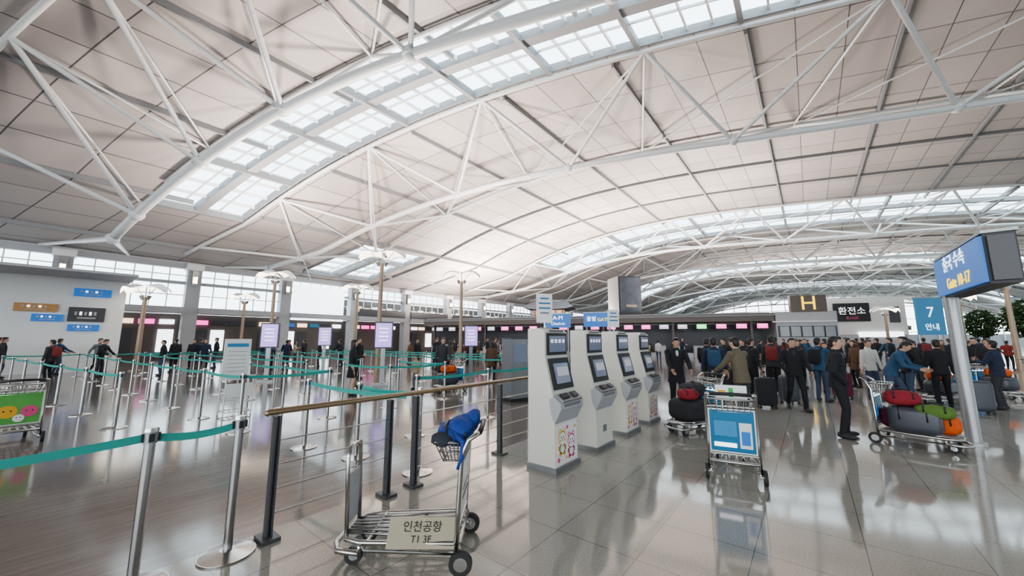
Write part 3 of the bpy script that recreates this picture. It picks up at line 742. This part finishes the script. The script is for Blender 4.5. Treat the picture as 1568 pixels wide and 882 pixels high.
def suitcase_mesh(m_):
    mb = MB()
    mb.sph((0, 0, 0.40), (0.22, 0.13, 0.34), m_, 28, None, 0.28)
    for q in range(-3, 4): mb.box((q*0.05, 0, 0.40), (0.012, 0.262, 0.52), m_)
    mb.box((0, 0, 0.4), (0.445, 0.012, 0.66), M_steel)
    for sx in (-1, 1):
        for sy in (-1, 1): mb.cyl((sx*0.17, sy*0.09-0.012, 0.03), (sx*0.17, sy*0.09+0.012, 0.03), 0.03, M_rubber, n=12); mb.cyl((sx*0.17, sy*0.09, 0.03), (sx*0.17, sy*0.09, 0.09), 0.015, M_black, n=8)
    for sx in (-1, 1): mb.cyl((sx*0.07, 0.08, 0.7), (sx*0.07, 0.08, 1.0), 0.009, M_chrome, n=8)
    mb.tube([(-0.08, 0.08, 1.0), (0.08, 0.08, 1.0)], 0.015, M_black, 8)
    return mb.mesh('suitcase')
SC = [suitcase_mesh(F_gy), suitcase_mesh(F_bk), suitcase_mesh(F_pur)]
SCP = ((-0.98, 11.3, 0.5, 1), (-0.55, 12.4, 0.9, 0), (2.9, 13.5, 0.3, 0), (-2.2, 13.6, 0.1, 1), (0.6, 14.4, 0.6, 2), (1.9, 16, 0.2, 1), (-25.6, 6.4, 0.2, 1))
for (x, y, r, k) in SCP: place(SC[k], 'suitcase', (x, y, 0), r)

# ------------------------------------------------------------------ people
SK = [mat('skin_a', (0.50, 0.30, 0.21), 0.55, nscale=30), mat('skin_b', (0.56, 0.36, 0.26), 0.55, nscale=30)]
HAIR = mat('black_hair', (0.018, 0.015, 0.014), 0.5, nscale=60, var=0.5)
def cloth(n, c): return mat('cloth_'+n, c, 0.85, nscale=25, var=0.2)
BLK = cloth('black', (0.018, 0.019, 0.023)); NVY = cloth('navy', (0.022, 0.03, 0.06)); OLV = cloth('olive', (0.14, 0.12, 0.08)); GRY = cloth('grey', (0.16, 0.17, 0.18))
DGR = cloth('charcoal', (0.04, 0.042, 0.05)); BLU = cloth('blue', (0.03, 0.08, 0.15)); RED = cloth('red', (0.20, 0.03, 0.03)); BEI = cloth('beige', (0.36, 0.29, 0.21)); WHT = cloth('white', (0.55, 0.54, 0.52)); JEA = cloth('denim', (0.05, 0.07, 0.12)); BRN = cloth('brown', (0.11, 0.06, 0.035))
SHOE = mat('shoe', (0.03, 0.03, 0.035), 0.5); WSH = mat('white_shoe', (0.6, 0.6, 0.6), 0.5)

def ik(a, b, l1, l2, pole):
    d = b-a; L = d.length
    if L > (l1+l2)*0.999: b = a+d*((l1+l2)*0.999/L); d = b-a; L = d.length
    x = (l1*l1-l2*l2+L*L)/(2*L); h = math.sqrt(max(0, l1*l1-x*x)); u = d/L
    p = (pole-u*pole.dot(u)).normalized()
    return a+u*x+p*h, b

def person_mesh(name, jacket=BLK, pants=BLK, skin=0, shoes=SHOE, lean=0.0, feet=((-0.11, 0.0), (0.11, 0.0)), hands='down', hem=0.84, long_hair=False, female=False, turn=0.0, nod=0.0, voxel=0.016, backpack=None, shirt=None, h=1.74, toe=0.15):
    S = SK[skin]; src = MB(); V3 = Vector
    hipz = 0.92
    fd = max(abs(feet[0][1]), abs(feet[1][1])); hipz -= fd*fd*0.45
    RL = Matrix.Rotation(-lean, 3, 'X'); hip = V3((0, 0, hipz))
    def up(x, y, z): return hip+RL @ V3((x, y, z-0.92))
    sh = 0.185 if not female else 0.165
    fem = 0.9 if female else 1.0
    for i, sx in enumerate((-1, 1)):
        a = V3((sx*0.09, 0, hipz-0.02)); an = V3((feet[i][0], feet[i][1], 0.09+(0.05 if feet[i][1] < -0.2 else 0)))
        kn, an = ik(a, an, 0.416, 0.406, V3((sx*0.12, 1, 0)))
        src.tube([a+V3((0, 0, 0.05)), a, a.lerp(kn, 0.5), kn, kn.lerp(an, 0.35), an.lerp(kn, 0.12), an-V3((0, 0, 0.02))], [0.072*fem, 0.086*fem, 0.080*fem, 0.062*fem, 0.060*fem, 0.050, 0.048], pants, 14)
        src.sph(kn, 0.063*fem, pants, 12)
        dx = sx*toe
        tilt = -0.5 if feet[i][1] < -0.2 else 0
        R = Matrix.Rotation(-dx*1.5, 3, 'Z') @ Matrix.Rotation(tilt, 3, 'X')
        src.sph(an+R @ V3((0, 0.055, -0.045)), (0.047, 0.14, 0.043), shoes, 16, R, 0.8)
        src.sph(an+R @ V3((0, -0.02, -0.03)), (0.042, 0.065, 0.055), shoes, 12, R)
    src.sph(hip, (0.145, 0.10, 0.10), pants, 16)
    secs = []
    w_ = 0.92 if female else 1.0
    prof = [(1.47, 0.07, 0.065), (1.445, 0.115, 0.085), (1.40, 0.165, 0.105), (1.32, 0.185, 0.122), (1.20, 0.175, 0.125), (1.07, 0.160, 0.120), (0.95, 0.170, 0.130), (0.84, 0.182, 0.140)]
    z = 0.84
    while z > hem+0.01: z = max(hem, z-0.1); prof.append((z, 0.182+(0.84-z)*0.10, 0.14+(0.84-z)*0.12))
    for (zz, rx, ry) in reversed(prof):
        if zz >= 0.9: secs.append((up(0, 0, zz), rx*w_, ry*w_, RL))
        else: secs.append((hip+V3((0, 0, zz-0.92)), rx*w_, ry*w_, None))
    src.loft(secs, jacket, 20)
    src.loft([(up(0, 0.0, 1.42), 0.085, 0.08, RL), (up(0, 0.005, 1.505), 0.066, 0.068, RL)], jacket, 16)
    if shirt: src.sph(up(0, 0.094, 1.36), (0.032, 0.03, 0.10), shirt, 12, RL)
    src.cyl(up(0, 0, 1.40), up(0, 0.02, 1.56), 0.055, S, r2=0.052, n=12)
    HRm = RL @ Matrix.Rotation(turn, 3, 'Z') @ Matrix.Rotation(-nod, 3, 'X'); hc = up(0, 0.025, 1.625)
    def hp(x, y, z): return hc+HRm @ V3((x, y, z))
    src.sph(hp(0, 0, 0.015), (0.074, 0.092, 0.098), S, 18, HRm); src.sph(hp(0, 0.022, -0.05), (0.055, 0.065, 0.062), S, 14, HRm)
    src.sph(hp(0, 0.098, -0.018), (0.012, 0.018, 0.022), S, 8, HRm)
    for sx in (-1, 1): src.sph(hp(sx*0.076, -0.008, -0.01), (0.010, 0.020, 0.030), S, 8, HRm)
    src.sph(hp(0, -0.016, 0.035), (0.083, 0.092, 0.092), HAIR, 18, HRm); src.sph(hp(0, 0.025, 0.085), (0.068, 0.072, 0.038), HAIR, 14, HRm)
    src.sph(hp(0, -0.05, -0.02), (0.068, 0.055, 0.07), HAIR, 14, HRm)
    if long_hair:
        src.sph(hp(0, -0.055, -0.09), (0.085, 0.05, 0.16), HAIR, 14, HRm)
        for sx in (-1, 1): src.sph(hp(sx*0.07, -0.01, -0.07), (0.02, 0.045, 0.10), HAIR, 10, HRm)
    hn = hands if isinstance(hands, tuple) else (hands, hands)
    fing = []
    for i, sx in enumerate((-1, 1)):
        a = up(sx*sh, 0, 1.395); md = hn[i]
        if md == 'down': t = up(sx*0.27, 0.05, 0.86); pole = V3((sx*0.3, -1, 0))
        elif md == 'pocket': t = hip+V3((sx*0.19, 0.07, 0.04)); pole = V3((sx*0.8, -1, 0))
        elif md == 'forward': t = up(sx*0.2, 0.42, 1.08); pole = V3((sx*0.6, -0.4, -1))
        elif md == 'phone': t = up(sx*0.08, 0.30, 1.22); pole = V3((sx*0.7, -0.2, -1))
        elif md == 'swingf': t = up(sx*0.25, 0.28, 0.95); pole = V3((sx*0.2, -1, -0.2))
        elif md == 'swingb': t = up(sx*0.26, -0.22, 0.92); pole = V3((sx*0.2, -1, 0))
        elif md == 'push': t = V3((sx*0.2, 0.55, 1.0)); pole = V3((sx*0.6, -0.3, -1))
        el, wr = ik(a, t, 0.285, 0.25, pole)
        src.sph(a, 0.072*fem, jacket, 12)
        src.tube([a, a.lerp(el, 0.3), el, el.lerp(wr, 0.4), wr], [0.066*fem, 0.062*fem, 0.052*fem, 0.048*fem, 0.040*fem], jacket, 12)
        src.sph(el, 0.053*fem, jacket, 10)
        if md == 'pocket':
            src.sph(wr, 0.055, jacket, 10); continue
        dv = (wr-el).normalized(); dv = (dv+V3((0, 0, -0.25)) if md == 'down' else dv).normalized()
        side = dv.cross(V3((0, 1, 0)) if abs(dv.y) < 0.7 else V3((0, 0, 1))).normalized(); nrm = side.cross(dv).normalized()
        R = Matrix((side, nrm, dv)).transposed(); pc = wr+dv*0.05
        src.cyl(wr-dv*0.03, wr+dv*0.02, 0.026, S, n=10); src.sph(pc, (0.015, 0.040, 0.050), S, 12, R, 0.8)
        curl = side*(-sx)*0.012
        for q, (o_, ln) in enumerate(((0.030, 0.070), (0.010, 0.078), (-0.010, 0.073), (-0.029, 0.058))):
            b0 = pc+dv*0.035+nrm*o_; fing.append([b0, b0+dv*ln*0.45+curl*0.5, b0+dv*ln*0.8+curl*2.0, b0+dv*ln+curl*3.4])
        b0 = pc+nrm*0.032-dv*0.015; fing.append([b0, b0+nrm*0.022+dv*0.025+curl, b0+nrm*0.028+dv*0.055+curl*2])
    if backpack:
        src.sph(up(0, -0.19, 1.22), (0.15, 0.09, 0.21), backpack, 16, RL, 0.6)
        for sx in (-1, 1): src.tube([up(sx*0.11, -0.1, 1.40), up(sx*0.12, 0.0, 1.47), up(sx*0.12, 0.11, 1.38), up(sx*0.13, 0.12, 1.2), up(sx*0.15, 0.0, 1.05)], 0.022, backpack, 8)
    me = src.mesh('tmp'); ob = bpy.data.objects.new('tmp', me); bpy.context.collection.objects.link(ob)
    md_ = ob.modifiers.new('r', 'REMESH'); md_.mode = 'VOXEL'; md_.voxel_size = voxel; md_.adaptivity = 0.0
    sm = ob.modifiers.new('s', 'SMOOTH'); sm.factor = 0.5; sm.iterations = 3 if voxel < 0.014 else 2
    dg = bpy.context.evaluated_depsgraph_get(); new = bpy.data.meshes.new_from_object(ob.evaluated_get(dg))
    bvh = BVHTree.FromPolygons([Vector(v) for v in src.V], src.F)
    new.materials.clear()
    for m_ in src.mats: new.materials.append(m_)
    if len(new.polygons) > 0:
        for p in new.polygons:
            r_ = bvh.find_nearest(p.center); p.material_index = src.MI[r_[2]] if r_[2] is not None else 0; p.use_smooth = True
    bpy.data.objects.remove(ob)
    fin = MB(); fin.mats = list(src.mats)
    fin.V = [tuple(v.co) for v in new.vertices]; fin.F = [tuple(p.vertices) for p in new.polygons]; fin.MI = [p.material_index for p in new.polygons]; fin.SM = [True]*len(fin.F)
    for ch in fing: fin.tube(ch, [0.0095, 0.009, 0.008, 0.006][:len(ch)], S, 7)
    EYE = mat('eye_dark', (0.02, 0.015, 0.012), 0.3); LIP = mat('lips', (0.42, 0.18, 0.15), 0.5); EW = mat('eye_white', (0.7, 0.7, 0.68), 0.3)
    for sx in (-1, 1):
        fin.sph(hp(sx*0.030, 0.083, 0.006), (0.015, 0.008, 0.007), EW, 8, HRm); fin.sph(hp(sx*0.030, 0.089, 0.006), (0.007, 0.005, 0.006), EYE, 8, HRm); fin.sph(hp(sx*0.031, 0.085, 0.027), (0.018, 0.006, 0.004), HAIR, 8, HRm)
    fin.sph(hp(0, 0.084, -0.055), (0.022, 0.008, 0.006), LIP, 8, HRm)
    sc = h/1.74
    fin.V = [(v[0]*sc, v[1]*sc, v[2]*sc) for v in fin.V]
    mz = min(v[2] for v in fin.V); fin.V = [(v[0], v[1], v[2]-mz) for v in fin.V]
    bpy.data.meshes.remove(me); bpy.data.meshes.remove(new)
    return fin.mesh(name)

def put(name, x, y, heading, **kw): return place(person_mesh(name, **kw), name, (x, y, 0), math.radians(heading-90))
put('standing_man', 0.32, 8.83, 5, jacket=BLK, pants=BLK, hands='pocket', voxel=0.011, shirt=GRY, turn=-0.2, feet=((-0.13, 0.05), (0.13, -0.03)), toe=0.25)
put('walking_man', -0.37, 11.42, -70, jacket=BLK, pants=BLK, hands=('swingf', 'pocket'), feet=((-0.09, 0.24), (0.1, -0.27)), voxel=0.012, shirt=DGR, nod=-0.1)
put('man_in_olive_jacket', -1.12, 8.65, 150, jacket=OLV, pants=DGR, skin=1, hands='forward', lean=0.12, voxel=0.012, shirt=WHT)
put('man_in_black_coat', -2.5, 9.2, -60, jacket=BLK, pants=BLK, hands='forward', lean=0.15, voxel=0.012, hem=0.7, shirt=WHT)
put('man_with_backpack', -1.9, 10.4, 100, jacket=NVY, pants=DGR, hands='down', backpack=BLU, voxel=0.014)
put('man_pushing_cart', 1.45, 12.9, -20, jacket=BLU, pants=JEA, hands='push', lean=0.45, feet=((-0.1, 0.15), (0.1, -0.25)), voxel=0.014)
put('woman_in_black_coat', -11.07, 5.87, 60, jacket=BLK, pants=SK[1], skin=1, female=True, long_hair=True, hem=0.55, hands='phone', voxel=0.014, h=1.68)
put('man_in_long_coat', -10.48, 8.97, -30, jacket=DGR, pants=BLK, hem=0.55, hands=('swingf', 'down'), feet=((-0.09, 0.18), (0.1, -0.2)), voxel=0.014, h=1.78)
put('woman_with_bag', -9.7, 10.75, 120, jacket=BRN, pants=BLK, female=True, long_hair=True, hands='down', voxel=0.016, h=1.62, hem=0.7)
put('standing_child', -10.6, 7.9, -80, jacket=BEI, pants=GRY, hands='down', voxel=0.016, h=1.15)
put('walking_traveler', -25.74, 5.22, 0, jacket=NVY, pants=BLK, hands=('swingf', 'swingb'), feet=((-0.09, 0.2), (0.1, -0.22)), voxel=0.018)

var = [
 dict(jacket=BLK, pants=BLK, hands='down'), dict(jacket=NVY, pants=DGR, hands='phone', nod=-0.3), dict(jacket=GRY, pants=BLK, hands=('swingf', 'swingb'), feet=((-0.09, 0.2), (0.1, -0.24))),
 dict(jacket=BLU, pants=JEA, hands='forward', backpack=BLK), dict(jacket=BLK, pants=JEA, hands='pocket', skin=1), dict(jacket=BRN, pants=BLK, hands='down', female=True, long_hair=True, hem=0.65, h=1.63),
 dict(jacket=DGR, pants=BLK, hands='down', backpack=RED), dict(jacket=BEI, pants=DGR, hands='phone', female=True, long_hair=True, h=1.62), dict(jacket=RED, pants=BLK, hands='pocket', h=1.7),
 dict(jacket=BLK, pants=DGR, hands='forward', lean=0.2), dict(jacket=WHT, pants=JEA, hands='down', female=True, h=1.64), dict(jacket=BLK, pants=BLK, hands=('swingb', 'swingf'), feet=((-0.09, -0.22), (0.1, 0.2)), hem=0.6)]
VM = []
for v in var: VM.append(person_mesh('traveler', voxel=0.02, **v))
order = [0, 1, 4, 0, 9, 11, 2, 6, 3, 5, 7, 0, 4, 9, 8, 11, 10, 6]
used = [(-25.74, 5.22), (-11.07, 5.87), (-10.48, 8.97), (-9.7, 10.75), (-0.37, 11.42), (0.38, 8.83), (1.45, 12.9), (-1.9, 10.4), (2.1, 12.5)]+[(a, b) for a, b, c, d in SCP]+[(a, b) for a, b, c in CARTS]+STP
cnt = 0
def free(x, y, r=0.62): return all((x-a)**2+(y-b)**2 > r*r for a, b in used)
def trav(x, y, hd=None, k=None):
    global cnt
    used.append((x, y)); me = VM[order[cnt % len(order)] if k is None else k]; cnt += 1
    o = place(me, 'traveler', (x, y, 0), rnd.uniform(0, 6.28) if hd is None else math.radians(hd-90)); s_ = rnd.uniform(0.95, 1.04); o.scale = (s_, s_, s_)
for (x, y, k, hd) in ((-1.4, 12.9, 0, 40), (-0.95, 13.9, 6, 90), (0.14, 13.4, 3, 60), (1.9, 13.9, 4, 200), (2.5, 14.2, 0, 100), (4.5, 20.5, 0, 250), (6.2, 21.5, 3, 0), (3.5, 14.6, 1, 150), (-2.4, 12.1, 9, 100), (-20.5, 15.3, 0, 0), (-13.5, 15.2, 6, 30), (-12.2, 15.6, 4, 200), (-15.4, 8.4, 0, 20), (-14.2, 12.6, 5, 100), (-9.4, 14.6, 0, 80), (-16.6, 13.6, 9, 0), (-8.6, 12.9, 11, 60)):
    trav(x, y, hd, k)
tries = 0; n = 0
while n < 54 and tries < 3000:
    tries += 1; y = 14.5+22*rnd.random()**1.1; x = rnd.uniform(-3.2, 1.5+(y-8)*0.28)
    if free(x, y, 0.75): trav(x, y); n += 1
n = 0
while n < 34 and tries < 6000:
    tries += 1; x = rnd.uniform(-28.5, -22.5); y = rnd.uniform(-7, 12)
    if free(x, y, 0.7) and not (-27 < x < -26): trav(x, y); n += 1
n = 0
while n < 40 and tries < 9000:
    tries += 1; x = rnd.uniform(-24, -6.5); y = rnd.uniform(17, 28)+0.3*(x+15)
    if free(x, y, 0.9): trav(x, y); n += 1

mb = MB(); mb.cyl((0, 0, 0), (0, 0, 0.6), 0.5, M_conc, r2=0.6, n=20); mb.tube([(0, 0, 0.5), (0.05, 0, 1.5), (0, 0.05, 2.6)], [0.09, 0.07, 0.05], M_bark)
for i in range(1300):
    v = Vector((rnd.gauss(0, 1), rnd.gauss(0, 1), rnd.gauss(0, 1))).normalized()*rnd.uniform(0.5, 1.0)
    c = Vector((v.x*1.1, v.y*1.1, 3.0+v.z*1.3)); a = Vector((rnd.uniform(-1, 1), rnd.uniform(-1, 1), rnd.uniform(-1, 1))).normalized()*0.15; b = a.orthogonal().normalized()*0.09
    mb.quad([c-a, c+b, c+a, c-b], M_leaf)
TR = mb.mesh('potted_tree')
for (x, y) in ((11.2, 40.0), (15.0, 43), (11.8, 51)): place(TR, 'potted_tree', (x, y, 0))

# ------------------------------------------------------------------ lights
def area(name, loc, sx, sy, e, col, up=True, rz=0):
    l = bpy.data.lights.new(name, 'AREA'); l.shape = 'RECTANGLE'; l.size = sx; l.size_y = sy; l.energy = e; l.color = col
    o = bpy.data.objects.new(name, l); bpy.context.collection.objects.link(o); o.location = loc; o.rotation_euler = (math.pi if up else 0, 0, rz); return o
warm = (1.0, 0.86, 0.77)
for k_ in range(3):
    c = isl.location+E*(-6-12*k_)+N*3+Vector((0, 0, 4.5)); area('added_roof_uplight', c, 9, 3, 8000, warm, True, TD)  # added upward fill to brighten the roof; no lamp fixture on the island
for (x, y) in ((-17, 10.3), (-17.7, 16.6), (-27.3, 8.8)): area('post_uplight', (x, y, 6.5), 1.0, 1.0, 2000, warm)
area('added_roof_uplight', (0, 90, 5), 30, 4, 7000, warm, True, TD)  # same added roof fill, further down the hall
try: bpy.context.scene.view_settings.look = 'AgX - Medium High Contrast'
except Exception: pass
